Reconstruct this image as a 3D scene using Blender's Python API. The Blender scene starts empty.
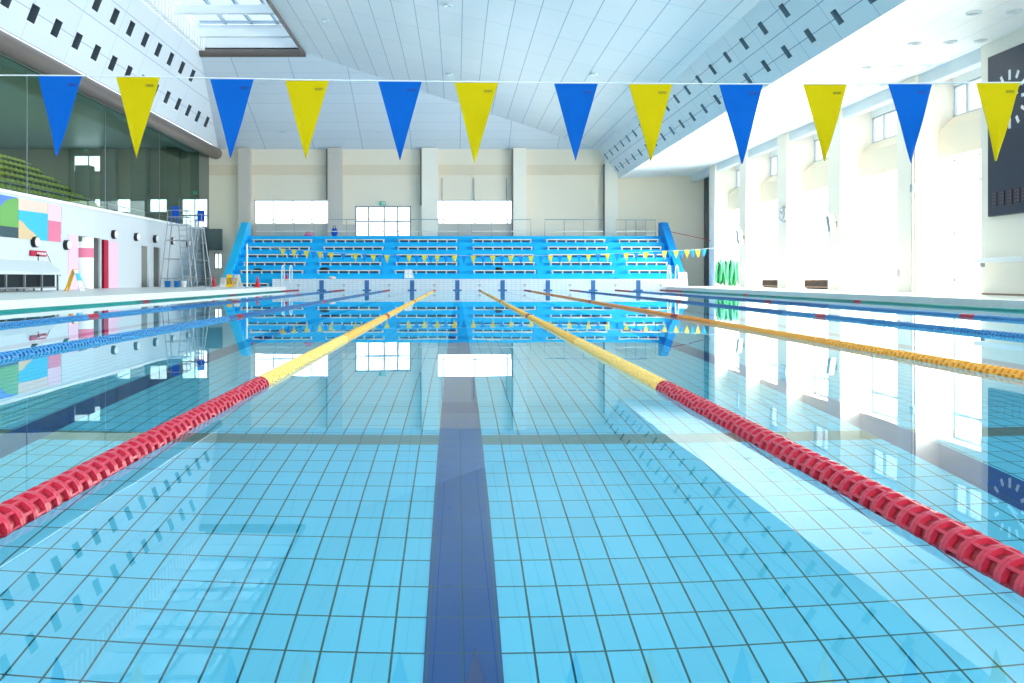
import bpy, bmesh, math, random
from mathutils import Vector, Matrix
random.seed(7)
PI = math.pi
sc = bpy.context.scene
COL = sc.collection

# ------------------------------------------------------------------ geometry of the hall
EYE, F, VX, VY = 0.66, 917.0, 457.0, 278.4         # camera height, focal length (px), vanishing point
DECK = 0.20                                         # pool deck above the water
XL, XR = -9.5, 11.6                                 # pool edges
Y0, Y1 = 0.66, 50.66                                # pool ends
BACK = 58.5                                         # far wall
WL = -16.3                                          # wall under the gallery
WR = 14.8                                           # fronts of the pillars on the window side
WG = 16.0                                           # window plane on the window side
FLOORZ = -1.4
END = 0.63                                          # raised far end

ORD = ['first','second','third','fourth','fifth','sixth','seventh','eighth','ninth','tenth','eleventh','twelfth',
       'thirteenth','fourteenth','fifteenth','sixteenth','seventeenth','eighteenth','nineteenth','twentieth',
       'twenty-first','twenty-second','twenty-third','twenty-fourth','twenty-fifth','twenty-sixth','twenty-seventh',
       'twenty-eighth','twenty-ninth','thirtieth']

# ------------------------------------------------------------------ materials
def srgb(r, g, b):
    def f(c):
        c /= 255.0
        return c/12.92 if c <= 0.04045 else ((c+0.055)/1.055)**2.4
    return (f(r), f(g), f(b), 1.0)

class NT:
    def __init__(s, name):
        s.m = bpy.data.materials.new(name); s.m.use_nodes = True
        s.t = s.m.node_tree; s.t.nodes.clear()
        s.out = s.n('ShaderNodeOutputMaterial')
    def n(s, typ, **kw):
        nd = s.t.nodes.new(typ)
        for k, v in kw.items(): setattr(nd, k, v)
        return nd
    def l(s, a, b): s.t.links.new(a, b)
    def math(s, op, a, b=None, c=None):
        nd = s.n('ShaderNodeMath', operation=op)
        for i, v in enumerate((a, b, c)):
            if v is None: continue
            if isinstance(v, (int, float)): nd.inputs[i].default_value = v
            else: s.l(v, nd.inputs[i])
        return nd.outputs[0]
    def mix(s, fac, a, b):
        nd = s.n('ShaderNodeMix', data_type='RGBA')
        for i, v in ((0, fac), (6, a), (7, b)):
            if isinstance(v, (int, float)): nd.inputs[i].default_value = v
            elif isinstance(v, tuple): nd.inputs[i].default_value = v
            else: s.l(v, nd.inputs[i])
        return nd.outputs[2]
    def pos(s):
        g = s.n('ShaderNodeNewGeometry'); x = s.n('ShaderNodeSeparateXYZ'); s.l(g.outputs['Position'], x.inputs[0])
        return g.outputs['Position'], x.outputs
    def bsdf(s, col, rough=0.5, spec=0.3, metal=0.0, bump=None, bstr=0.1, bdist=0.01):
        b = s.n('ShaderNodeBsdfPrincipled')
        if isinstance(col, tuple): b.inputs['Base Color'].default_value = col
        else: s.l(col, b.inputs['Base Color'])
        b.inputs['Roughness'].default_value = rough
        b.inputs['Specular IOR Level'].default_value = spec
        b.inputs['Metallic'].default_value = metal
        if bump is not None:
            bm_ = s.n('ShaderNodeBump'); bm_.inputs['Strength'].default_value = bstr; bm_.inputs['Distance'].default_value = bdist
            s.l(bump, bm_.inputs['Height']); s.l(bm_.outputs[0], b.inputs['Normal'])
        s.l(b.outputs[0], s.out.inputs['Surface'])
        return b
    def stripe(s, v, period, phase, width):
        """1 on thin lines at phase + k*period"""
        a = s.math('SUBTRACT', v, phase - period/2)
        a = s.math('FLOORED_MODULO', a, period)
        a = s.math('SUBTRACT', a, period/2)
        a = s.math('ABSOLUTE', a)
        return s.math('LESS_THAN', a, width/2)

def plain(name, rgb, rough=0.5, spec=0.3, metal=0.0, var=0.06, scale=3.0):
    t = NT(name); c = srgb(*rgb)
    p, _ = t.pos()
    nz = t.n('ShaderNodeTexNoise'); nz.inputs['Scale'].default_value = scale; nz.inputs['Detail'].default_value = 3
    t.l(p, nz.inputs['Vector'])
    d = tuple(x*(1-var) for x in c[:3]) + (1,)
    t.bsdf(t.mix(nz.outputs[0], d, c), rough, spec, metal)
    return t.m

def tile_mat(name, rgb, grout, ax, px, phx, ay, py, phy, gw, rough=0.25, var=0.08, spec=0.4):
    """square-set tiles with grout lines; ax/ay = axis indices"""
    t = NT(name); p, o = t.pos()
    m = t.math('MAXIMUM', t.stripe(o[ax], px, phx, gw), t.stripe(o[ay], py, phy, gw))
    cx = t.math('FLOOR', t.math('DIVIDE', t.math('SUBTRACT', o[ax], phx), px))
    cy = t.math('FLOOR', t.math('DIVIDE', t.math('SUBTRACT', o[ay], phy), py))
    cb = t.n('ShaderNodeCombineXYZ'); t.l(cx, cb.inputs[0]); t.l(cy, cb.inputs[1])
    w = t.n('ShaderNodeTexWhiteNoise', noise_dimensions='2D'); t.l(cb.outputs[0], w.inputs['Vector'])
    c = srgb(*rgb); d = tuple(x*(1-var) for x in c[:3]) + (1,)
    t.bsdf(t.mix(m, t.mix(w.outputs['Value'], d, c), srgb(*grout)), rough, spec)
    return t.m

def panel_mat(name, rgb, line, ax, px, phx, gw, ay, py, phy, gw2, rough=0.35, spec=0.4):
    t = NT(name); p, o = t.pos()
    m = t.math('MAXIMUM', t.stripe(o[ax], px, phx, gw), t.math('MULTIPLY', t.stripe(o[ay], py, phy, gw2), 0.6))
    cx = t.math('FLOOR', t.math('DIVIDE', t.math('SUBTRACT', o[ax], phx), px))
    cy = t.math('FLOOR', t.math('DIVIDE', t.math('SUBTRACT', o[ay], phy), py))
    cb = t.n('ShaderNodeCombineXYZ'); t.l(cx, cb.inputs[0]); t.l(cy, cb.inputs[1])
    w = t.n('ShaderNodeTexWhiteNoise', noise_dimensions='2D'); t.l(cb.outputs[0], w.inputs['Vector'])
    c = srgb(*rgb); d = tuple(x*0.96 for x in c[:3]) + (1,)
    t.bsdf(t.mix(m, t.mix(w.outputs['Value'], d, c), srgb(*line)), rough, spec)
    return t.m

def glass_mat(name, tint, refl=1.0, ior=1.5, rough=0.0):
    t = NT(name)
    tr = t.n('ShaderNodeBsdfTransparent'); tr.inputs[0].default_value = srgb(*tint)
    gl = t.n('ShaderNodeBsdfGlossy'); gl.inputs['Roughness'].default_value = rough
    fr = t.n('ShaderNodeFresnel'); fr.inputs['IOR'].default_value = ior
    mx = t.n('ShaderNodeMixShader'); t.l(t.math('MULTIPLY', fr.outputs[0], refl), mx.inputs[0])
    t.l(tr.outputs[0], mx.inputs[1]); t.l(gl.outputs[0], mx.inputs[2]); t.l(mx.outputs[0], t.out.inputs['Surface'])
    return t.m

M = {}
M['pool'] = tile_mat('pool tiles', (112,224,255), (26,84,92), 0, .115, .02, 1, .207, 2.964, .0075, .3, .07)
M['lane'] = tile_mat('lane line tiles', (0,74,152), (60,92,96), 0, .115, .02, 1, .207, 2.964, .0055, .3, .12)
M['drain'] = tile_mat('drain tiles', (112,146,138), (80,110,106), 0, .115, .02, 1, .207, 2.964, .006, .4, .2)
M['mosaic'] = tile_mat('white wall tiles side', (226,236,242), (176,196,212), 1, .15, 0, 2, .1, .05, .012, .3, .05)
M['mosaic_end'] = tile_mat('white wall tiles end', (222,232,240), (172,192,210), 0, .25, 0, 2, .1, .03, .014, .3, .05)
M['endline'] = tile_mat('blue wall marks', (44,104,168), (84,134,184), 0, .1, .05, 2, .1, .03, .006, .3, .1)
M['deck'] = tile_mat('deck tiles', (226,226,222), (205,207,205), 0, .3, 0, 1, .3, 0, .008, .35, .04, .4)
M['cream'] = plain('cream wall paint', (240,228,208), .7, .2, 0, .04, .4)
M['cream_band'] = plain('cream wall joint band', (230,214,188), .7, .2, 0, .05, .6)
M['pilaster'] = plain('grey painted pilaster', (206,198,188), .6, .2, 0, .05, .6)
M['pillar'] = plain('off white pillar paint', (245,238,224), .6, .25, 0, .03, .5)
M['white'] = plain('white paint', (244,246,247), .5, .3, 0, .03, 1)
M['wallwhite'] = plain('white wall panels', (212,220,226), .5, .3, 0, .03, .4)
M['gate'] = plain('light grey panel', (216,226,232), .5, .3, 0, .04, .6)
M['ceil'] = panel_mat('ceiling panels', (226,233,238), (128,158,178), 0, .93, .2, .03, 1, 3.2, .4, .03, .3, .5)
M['ceil_low'] = panel_mat('low ceiling panels', (243,246,247), (205,214,220), 0, .9, .3, .022, 1, 3.2, .6, .022, .4, .4)
M['band'] = panel_mat('perforated band panels', (214,222,230), (140,152,176), 2, .99, 9.0, .025, 1, 3.5, .4, .03, .4, .3)
M['band_r'] = panel_mat('perforated band panels window side', (238,245,248), (116,150,172), 2, .47, 7.04, .018, 1, 2.2, .3, .03, .35, .4)
M['dark'] = plain('dark void', (44,52,58), .7, .1)
M['void'] = plain('grey duct behind the band', (96,108,116), .7, .1)
M['void_r'] = plain('blue grey duct behind the slots', (132,160,174), .7, .1)
M['shade_strip'] = plain('dark grey strip of painted shade', (112,112,108), .7, .1)
M['roll'] = plain('brown metal roll', (112,100,94), .35, .5, .2)
M['metal'] = plain('brushed metal', (158,164,170), .4, .5, .4)
M['alu'] = plain('aluminium frame', (196,206,214), .4, .4, .3)
M['winframe'] = plain('grey window frame', (150,160,168), .4, .4, .2)
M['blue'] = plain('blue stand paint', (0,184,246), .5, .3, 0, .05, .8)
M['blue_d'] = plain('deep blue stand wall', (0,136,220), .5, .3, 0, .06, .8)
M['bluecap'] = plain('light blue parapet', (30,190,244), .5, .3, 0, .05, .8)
M['benchtop'] = plain('cream bench plank', (226,224,214), .5, .3, 0, .05, 2)
M['bench_shade'] = plain('dark painted shade under bench', (52,70,96), .6, .2)
M['flagblue'] = plain('blue pennant vinyl', (0,90,182), .6, .06, 0, .14, 9)
M['flagyellow'] = plain('yellow pennant vinyl', (188,174,2), .6, .06, 0, .10, 9)
M['farblue'] = plain('small blue pennant vinyl', (24,140,222), .5, .2)
M['faryellow'] = plain('small yellow pennant vinyl', (236,208,60), .5, .2)
M['flagmark_b'] = plain('blue print', (20,70,150), .5, .2)
M['flagmark_y'] = plain('olive print', (140,140,10), .5, .2)
M['cord'] = plain('white cord', (214,224,230), .6, .2)
M['red'] = plain('red plastic', (132,1,20), .3, .5, 0, .06, 20)
M['red_l'] = plain('pale red plastic rims', (196,48,74), .3, .5, 0, .06, 20)
M['yel'] = plain('yellow plastic', (236,182,44), .35, .4, 0, .06, 20)
M['yel_l'] = plain('pale yellow plastic rims', (252,222,128), .35, .4, 0, .06, 20)
M['ora'] = plain('orange yellow plastic', (216,116,16), .35, .4, 0, .06, 20)
M['ora_l'] = plain('amber plastic rims', (250,186,74), .35, .4, 0, .06, 20)
M['blu'] = plain('blue plastic', (6,60,140), .3, .5, 0, .06, 20)
M['blu_l'] = plain('light blue plastic rims', (56,140,200), .3, .5, 0, .06, 20)
M['grn'] = plain('teal green plastic', (4,112,112), .3, .5, 0, .06, 20)
M['grn_l'] = plain('pale teal plastic rims', (24,158,150), .3, .5, 0, .06, 20)
M['steel'] = plain('steel cable', (170,176,180), .3, .5, .8)
M['pink'] = plain('pink panel', (246,204,224), .6, .2, 0, .05, 2)
M['pink_d'] = plain('rose pink panel', (232,128,160), .6, .2, 0, .08, 2)
M['crimson'] = plain('crimson jamb', (190,40,70), .5, .2)
M['grey_in'] = plain('grey interior', (150,156,152), .7, .1)
M['brown_in'] = plain('warm grey interior', (170,158,148), .7, .1)
M['yellow'] = plain('yellow plastic board', (246,190,20), .4, .3, 0, .05, 4)
M['skyblue'] = plain('sky blue board', (70,190,230), .5, .2, 0, .05, 2)
M['violet'] = plain('violet blue board', (96,136,232), .5, .2, 0, .06, 2)
M['green_m'] = plain('green mural paint', (120,180,100), .5, .2, 0, .15, 2)
M['slate_m'] = plain('slate mural paint', (70,94,104), .5, .2, 0, .2, 3)
M['beige_m'] = plain('beige mural paint', (232,210,196), .5, .2, 0, .06, 2)
M['sand_m'] = plain('sand mural paint', (226,200,160), .5, .2, 0, .06, 2)
M['seat'] = plain('yellow green seat shell', (170,180,40), .45, .3, 0, .12, 5)
M['seatleg'] = plain('dark green seat frame', (46,84,56), .5, .2)
M['gstep'] = plain('green gallery steps', (70,98,74), .7, .1, 0, .08, 1)
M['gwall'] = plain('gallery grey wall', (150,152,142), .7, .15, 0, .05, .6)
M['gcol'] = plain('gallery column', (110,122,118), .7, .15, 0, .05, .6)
M['gceil'] = plain('gallery ceiling', (206,222,224), .35, .4, 0, .05, .5)
M['black'] = plain('black plastic', (26,30,36), .4, .4)
M['board'] = plain('dark blue score panel', (34,44,66), .35, .4, 0, .10, 2)
M['boardunit'] = plain('black display module', (16,20,30), .3, .5)
M['boardmark'] = plain('dim display segments', (120,96,116), .5, .2)
M['netgreen'] = plain('green rope mesh', (100,204,150), .5, .3, 0, .25, 9)
M['terracotta'] = plain('brown heater cover', (170,140,120), .6, .2, 0, .2, 9)
M['bucket'] = plain('blue bucket plastic', (40,130,200), .4, .4)
M['cone'] = plain('red cone plastic', (214,30,50), .4, .4)
M['signgreen'] = plain('green exit panel', (70,190,140), .4, .3)
M['cloth'] = plain('white cloth', (236,240,244), .8, .1, 0, .05, 8)
M['cover'] = plain('pale table cover', (206,216,220), .7, .1, 0, .04, 2)
M['dummyblue'] = plain('blue bag fabric', (30,90,200), .6, .2, 0, .1, 8)
M['glass_green'] = glass_mat('tinted gallery glass', (216,230,226), .22, 1.5)
M['glass'] = glass_mat('window glass', (246,250,252), .6, 1.5)
M['glass_sky'] = glass_mat('skylight glass', (200,214,224), .4, 1.45)

# water: a real refracting surface with the faintest ripple
t = NT('pool water')
p, o = t.pos()
mp = t.n('ShaderNodeMapping'); mp.inputs['Scale'].default_value = (1.1, .55, 1); t.l(p, mp.inputs[0])
nz = t.n('ShaderNodeTexNoise'); nz.inputs['Scale'].default_value = 1.6; nz.inputs['Detail'].default_value = 2; t.l(mp.outputs[0], nz.inputs['Vector'])
bp = t.n('ShaderNodeBump'); bp.inputs['Strength'].default_value = .05; bp.inputs['Distance'].default_value = .012; t.l(nz.outputs[0], bp.inputs['Height'])
g = t.n('ShaderNodeBsdfGlass'); g.inputs['IOR'].default_value = 1.333; g.inputs['Roughness'].default_value = 0.0
g.inputs['Color'].default_value = (.93, .985, 1, 1)
t.l(bp.outputs[0], g.inputs['Normal']); t.l(g.outputs[0], t.out.inputs['Surface'])
M['water'] = t.m

# ------------------------------------------------------------------ mesh helper
class MB:
    def __init__(s): s.v = []; s.f = []; s.mi = []; s.sm = []
    def add(s, vs, fs, mi=0, smooth=False):
        b = len(s.v); s.v += [tuple(v) for v in vs]
        for f in fs: s.f.append([b+i for i in f]); s.mi.append(mi); s.sm.append(smooth)
        return s
    def box(s, x0, y0, z0, x1, y1, z1, mi=0):
        x0, x1 = min(x0,x1), max(x0,x1); y0, y1 = min(y0,y1), max(y0,y1); z0, z1 = min(z0,z1), max(z0,z1)
        vs = [(x0,y0,z0),(x1,y0,z0),(x1,y1,z0),(x0,y1,z0),(x0,y0,z1),(x1,y0,z1),(x1,y1,z1),(x0,y1,z1)]
        return s.add(vs, [(0,3,2,1),(4,5,6,7),(0,1,5,4),(1,2,6,5),(2,3,7,6),(3,0,4,7)], mi)
    def bbox(s, x0, y0, z0, x1, y1, z1, b=0.01, mi=0):
        """box with chamfered vertical-and-horizontal edges"""
        bm = bmesh.new(); bmesh.ops.create_cube(bm, size=1)
        for v in bm.verts:
            v.co = Vector(((x0+x1)/2+v.co.x*abs(x1-x0), (y0+y1)/2+v.co.y*abs(y1-y0), (z0+z1)/2+v.co.z*abs(z1-z0)))
        b = min(b, .45*min(abs(x1-x0), abs(y1-y0), abs(z1-z0)))
        bmesh.ops.bevel(bm, geom=bm.edges[:], offset=b, segments=2, affect='EDGES', profile=.5)
        bm.verts.index_update()
        s.add([v.co for v in bm.verts], [[v.index for v in f.verts] for f in bm.faces], mi); bm.free()
        return s
    def cyl(s, a, b, r0, r1=None, n=12, caps=True, mi=0, smooth=True):
        a, b = Vector(a), Vector(b); r1 = r0 if r1 is None else r1
        d = (b-a).normalized(); u = d.orthogonal().normalized(); w = d.cross(u)
        vs = []
        for c, r in ((a, r0), (b, r1)):
            vs += [c + (u*math.cos(2*PI*i/n) + w*math.sin(2*PI*i/n))*r for i in range(n)]
        s.add(vs, [(i, (i+1) % n, n+(i+1) % n, n+i) for i in range(n)], mi, smooth)
        if caps: s.add(vs[:n], [tuple(range(n))[::-1]], mi); s.add(vs[n:], [tuple(range(n))], mi)
        return s
    def tube(s, pts, r, n=8, mi=0):
        pts = [Vector(p) for p in pts]; rings = []
        u = None
        for i, p in enumerate(pts):
            d = (pts[min(i+1, len(pts)-1)] - pts[max(i-1, 0)]).normalized()
            u = d.orthogonal().normalized() if u is None else (u - d*u.dot(d)).normalized()
            w = d.cross(u)
            rings.append([p + (u*math.cos(2*PI*k/n) + w*math.sin(2*PI*k/n))*r for k in range(n)])
        vs = [v for R in rings for v in R]
        fs = [(i*n+k, i*n+(k+1) % n, (i+1)*n+(k+1) % n, (i+1)*n+k) for i in range(len(rings)-1) for k in range(n)]
        s.add(vs, fs, mi, True)
        s.add(rings[0], [tuple(range(n))[::-1]], mi); s.add(rings[-1], [tuple(range(n))], mi)
        return s
    def lathe(s, prof, axis='z', o=(0,0,0), n=16, mi=0, smooth=True):
        vs = []
        for r, h in prof:
            for i in range(n):
                c, q = r*math.cos(2*PI*i/n), r*math.sin(2*PI*i/n)
                if axis == 'z': v = (o[0]+c, o[1]+q, o[2]+h)
                elif axis == 'y': v = (o[0]+q, o[1]+h, o[2]+c)
                else: v = (o[0]+h, o[1]+c, o[2]+q)
                vs.append(v)
        m = len(prof)
        s.add(vs, [(j*n+i, j*n+(i+1) % n, (j+1)*n+(i+1) % n, (j+1)*n+i) for j in range(m-1) for i in range(n)], mi, smooth)
        return s
    def poly(s, pts, mi=0): return s.add(pts, [tuple(range(len(pts)))], mi)
    def slab(s, pts, d, mi=0):
        """polygon extruded by vector d"""
        d = Vector(d); n = len(pts); a = [Vector(p) for p in pts]; b = [p+d for p in a]
        s.add(a+b, [tuple(range(n))[::-1], tuple(range(n, 2*n))] + [(i, (i+1) % n, n+(i+1) % n, n+i) for i in range(n)], mi)
        return s
    def mesh(s, name, mats):
        me = bpy.data.meshes.new(name); me.from_pydata(s.v, [], s.f)
        for m in (mats if isinstance(mats, (list, tuple)) else [mats]): me.materials.append(M[m])
        me.polygons.foreach_set('material_index', s.mi); me.polygons.foreach_set('use_smooth', s.sm)
        bm = bmesh.new(); bm.from_mesh(me); bmesh.ops.recalc_face_normals(bm, faces=bm.faces[:]); bm.to_mesh(me); bm.free()
        me.update(); return me
    def build(s, name, mats, parent=None, loc=None):
        o = bpy.data.objects.new(name, s.mesh(name, mats)); COL.objects.link(o)
        if loc is not None: o.location = loc
        if parent is not None: o.parent = parent
        return o

def B(*a, **k): return MB().box(*a, **k)
def tag(o, label, cat, group=None, kind=None):
    o['label'] = label; o['category'] = cat
    if group: o['group'] = group
    if kind: o['kind'] = kind
    return o
def thing(name, label, cat, loc=(0,0,0), rz=0, group=None):
    o = bpy.data.objects.new(name, None); COL.objects.link(o); o.location = loc; o.rotation_euler = (0, 0, rz)
    o.empty_display_size = .1
    return tag(o, label, cat, group)
def struct(o, label=None):
    o['kind'] = 'structure'
    if label: o['label'] = label
    return o
def dup(root, label=None, loc=None, rz=None):
    r = root.copy(); COL.objects.link(r)
    if loc is not None: r.location = loc
    if rz is not None: r.rotation_euler = (0, 0, rz)
    if label: r['label'] = label
    for ch in list(root.children):
        c = ch.copy(); COL.objects.link(c); c.parent = r
        for g_ in list(ch.children):
            d = g_.copy(); COL.objects.link(d); d.parent = c
    return r
def PX(px, Y): return (px-VX)*Y/F                    # lateral metre of a column of the view at depth Y
def PZ(py, Y): return EYE + (VY-py)*Y/F
def SY(px, X): return F*X/(px-VX)                    # depth along a side plane

# ================================================================== pool
NEAR = -4.0
pool = MB()
pool.poly([(XL,Y0,FLOORZ),(XR,Y0,FLOORZ),(XR,Y1,FLOORZ),(XL,Y1,FLOORZ)])
struct(pool.build('floor_pool', 'pool'), 'light blue tiled floor of the pool')
LANES = [-7.5+2.5*i+.02 for i in range(8)]
for i, x in enumerate(LANES):
    b = MB(); z = FLOORZ+.004
    b.slab([(x-.125,2.66,FLOORZ),(x+.125,2.66,FLOORZ),(x+.125,48.66,FLOORZ),(x-.125,48.66,FLOORZ)], (0,0,.004))
    b.slab([(x-.5,48.66,FLOORZ),(x+.5,48.66,FLOORZ),(x+.5,48.91,FLOORZ),(x-.5,48.91,FLOORZ)], (0,0,.004))
    b.slab([(x-.5,2.41,FLOORZ),(x+.5,2.41,FLOORZ),(x+.5,2.66,FLOORZ),(x-.5,2.66,FLOORZ)], (0,0,.004))
    struct(b.build('floor_marking', 'lane'), 'dark blue lane line on the pool floor')
struct(MB().slab([(XL,5.17,FLOORZ),(XR,5.17,FLOORZ),(XR,5.40,FLOORZ),(XL,5.40,FLOORZ)], (0,0,.002)).build('trim_1', 'drain'), 'grey green drain strip across the pool floor')
# pool walls
struct(B(XL-.3,Y0,FLOORZ,XL,Y1,DECK-.03).build('wall_pool_left', 'mosaic'))
struct(B(XR,Y0,FLOORZ,XR+.3,Y1,DECK-.03).build('wall_pool_right', 'mosaic'))
ew = B(XL-.7,Y1,FLOORZ,12.75,Y1+.35,END-.02).build('wall_pool_end', 'mosaic_end'); struct(ew)
struct(B(XL,Y0-.3,FLOORZ,XR,Y0,DECK-.03).build('wall_pool_near', 'mosaic_end'))
for x in LANES:                                       # cross targets on the end wall
    b = MB()
    b.box(x-.12, Y1-.012, -1.0, x+.12, Y1, END-.07)
    b.box(x-.24, Y1-.014, -.035, x+.24, Y1, .05)
    b.build('wall_marking', 'endline', ew)
wt = MB(); wt.poly([(XL,Y0,0),(XR,Y0,0),(XR,Y1,0),(XL,Y1,0)])
struct(wt.build('water_surface', 'water'), 'still clear pool water')

# decks
dk = MB()
dk.box(WL-.1, NEAR, DECK-.03-.4, XL+.03, BACK, DECK)
struct(dk.build('floor_left', 'deck'), 'pale tiled deck on the gallery side')
struct(B(XR-.03, NEAR, DECK-.43, WG+.1, BACK, DECK).build('floor_right', 'deck'), 'pale tiled deck on the window side')
struct(B(XL-.7, Y1-.02, END-.02, 12.75, 52.2, END).box(XL-.7, Y1+.35, DECK-.4, 12.75, 52.2, END-.02).build('floor_end', 'deck'), 'raised pale deck at the far end')
struct(B(XL+.03, NEAR, DECK-.43, XR-.03, Y0, DECK).build('floor_near', 'deck'))

# ================================================================== lane ropes
PITCH, RAD = .075, .059
def float_bm(n=12):
    b = MB(); h = PITCH/2
    b.lathe([(.026,-h*.98),(.026,h*.98)], 'y', n=n, mi=0)
    for e in (-1, 1):
        y0, y1 = e*h*.98, e*h*.62
        b.lathe([(.012,y0),(RAD,y0),(RAD,y1),(.026,y1)], 'y', n=18, mi=1, smooth=False)
    for k in range(8):                                # vanes
        a = 2*PI*k/8+.2; c, q = math.cos(a), math.sin(a); w = .0045
        tx, tz = -q*w, c*w
        P = lambda r, y, s_: (c*r+tx*s_, y, q*r+tz*s_)
        r0, r1, ya = .024, RAD*.97, h*.64
        b.add([P(r0,-ya,-1),P(r1,-ya,-1),P(r1,-ya,1),P(r0,-ya,1),P(r0,ya,-1),P(r1,ya,-1),P(r1,ya,1),P(r0,ya,1)],
              [(0,3,2,1),(4,5,6,7),(0,1,5,4),(1,2,6,5),(2,3,7,6),(3,0,4,7)], 1)
    b.lathe([(.045,-h*.62),(.051,0),(.045,h*.62)], 'y', n=n, mi=0)      # inner drum seen between the vanes
    return b
FB = float_bm()
FM = {}
for c, (a, l) in dict(red=('red','red_l'), yel=('yel','yel_l'), ora=('ora','ora_l'), blu=('blu','blu_l'), grn=('grn','grn_l')).items():
    FM[c] = FB.mesh('float_'+c, [a, l])
CN = dict(yel='yellow', ora='orange', blu='blue', grn='teal green', red='red')
def lane_rope(x, main, label, red=5.0):
    root = thing('lane_rope', label, 'lane rope', (x, Y0, -0.006), 0, 'lane ropes across the pool')
    n = int(50/PITCH)
    vis = SY(0 if x < 0 else 1024, x) - Y0
    def colour(y):
        if y < red or y > 45: return 'red'
        if any(abs(y-c) < .24 for c in (15, 25, 35)): return 'red'
        return main
    MB().cyl((0,.01,0),(0,49.99,0), .006, n=6).build('cable', 'steel', root)
    first = max(0, int((vis-.1)/PITCH))
    cols = [main, 'red']; mats = []
    for c in cols: mats += [c, c+'_l']
    rest = MB()
    for i in range(n):
        y = (i+.5)*PITCH
        c = colour(y)
        if first <= i < first+100:
            f = bpy.data.objects.new('float', FM[c]); COL.objects.link(f); f.parent = root
            f.location = (0, y, 0); f.rotation_euler = (0, random.uniform(0, .8), 0)
            if c == 'red' and main != 'red': f['label'] = 'red float'
        else:
            h = PITCH/2; k = cols.index(c)*2
            o_ = (0, y, 0); seg = 10
            rest.lathe([(.014,-h*.98),(RAD,-h*.98),(RAD,-h*.6)], 'y', o_, seg, k+1, False)
            rest.lathe([(RAD,-h*.6),(.044,-h*.6),(.046,h*.6),(RAD,h*.6)], 'y', o_, seg, k, False)
            rest.lathe([(RAD,h*.6),(RAD,h*.98),(.014,h*.98)], 'y', o_, seg, k+1, False)
    r = rest.build('far_floats', mats, root); r['kind'] = 'stuff'
    return root
lane_rope(-1.22, 'yel', 'red then yellow lane rope just left of the central dark lane line')
lane_rope(1.24, 'yel', 'red then yellow lane rope just right of the central dark lane line', 4.83)
lane_rope(3.75, 'ora', 'orange lane rope, second on the window side of the central lane')
lane_rope(6.25, 'blu', 'blue lane rope just beyond the orange rope, towards the windows')
lane_rope(8.75, 'blu', 'blue lane rope beside the green rope along the window side deck')
lane_rope(11.25, 'grn', 'teal green lane rope along the deck edge on the window side')
lane_rope(-3.75, 'blu', 'thick blue lane rope nearest the camera on the gallery side')
lane_rope(-6.25, 'blu', 'thinner blue lane rope beside the green rope on the gallery side')
lane_rope(-8.75, 'grn', 'teal green lane rope along the deck edge on the gallery side')
ANCH = [-8.75+2.5*i for i in range(9)]
for x in ANCH:
    b = MB(); b.box(x-.1, Y1-.03, .28, x+.1, Y1, .33); b.box(x-.03, Y1-.04, .2, x+.03, Y1, .29)
    b.build('anchor_plate', 'steel', ew)

# ================================================================== pennant lines
FY = 4.75
near_flags = [(60,75.5,57,155),(138,76.5,137,157),(232,78.5,231,157),(307,80,306,158.5),(400,81,400,159.5),(476.5,82,474.5,162),
              (576,83,575.5,160),(650.5,83.5,651,160),(741,84,742,163),(825,84,825.5,160),(910,83.5,912,162),(998,82.5,997,160)]
def pennant_mesh(w, h, tipdx, seed):
    """a triangular sheet with a folded hem, a little thickness and a gentle wave; origin at the middle of its top edge"""
    rnd = random.Random(seed); ph = rnd.uniform(0, 6); n = 14; T = .0012
    vs = []
    for side in (T, -T):
        for i in range(n+1):
            f = i/n
            cx = tipdx*f; hw = w/2*(1-f) + .0015
            for j in range(5):
                u = j/4*2-1
                yy = .010*math.sin(f*5+ph)*(f) + .006*math.cos(u*2+ph)*f + side*(1.8 if i == 0 else 1)
                vs.append((cx+u*hw, yy, -f*h))
    N = (n+1)*5; fs = []
    for i in range(n):
        for j in range(4):
            a = i*5+j
            fs.append((a, a+1, a+6, a+5)); fs.append((N+a+5, N+a+6, N+a+1, N+a))
        fs.append((i*5, i*5+5, N+i*5+5, N+i*5)); fs.append((i*5+4, N+i*5+4, N+i*5+9, i*5+9))
    for j in range(4):
        fs.append((j, N+j, N+j+1, j+1)); a = n*5+j; fs.append((a, a+1, N+a+1, N+a))
    return MB().add(vs, fs, 0, False)
cnt = {0: 0, 1: 0}
pts = [(-10.3, FY, PZ(70, FY))]
for i, (cx, ty, tx, by) in enumerate(near_flags):
    k = i % 2; cnt[k] += 1
    w = 43*FY/F; h = (by-ty)*FY/F
    col = 'yellow' if k else 'blue'
    X, Z = PX(cx, FY), PZ(ty, FY)
    lab = 'large %s triangular pennant, %s %s one from the left on the near flag line' % (col, ORD[cnt[k]-1], col)
    o = pennant_mesh(w, h, (tx-cx)*FY/F, i).build('pennant', 'flag'+col, None, (X, FY, Z-.004))
    tag(o, lab, 'pennant', 'pennants on the near flag line')
    b = MB(); x0 = w*.18
    for q in range(7):                                # tiny maker's print in the upper corner
        hh = .004+.003*((q*5+i) % 3)
        b.box(x0+q*.0062, -.0048, -.042-hh, x0+q*.0062+.004, -.0022, -.037)
    b.build('printed_mark', 'flagmark_'+col[0], o)
    pts.append((X, FY, Z))
pts.append((12.4, FY, PZ(78, FY)))
tag(MB().tube(pts, .0035, 6).build('bunting_line', 'cord'), 'thin white cord carrying the large pennants across the near end', 'cord')

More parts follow.
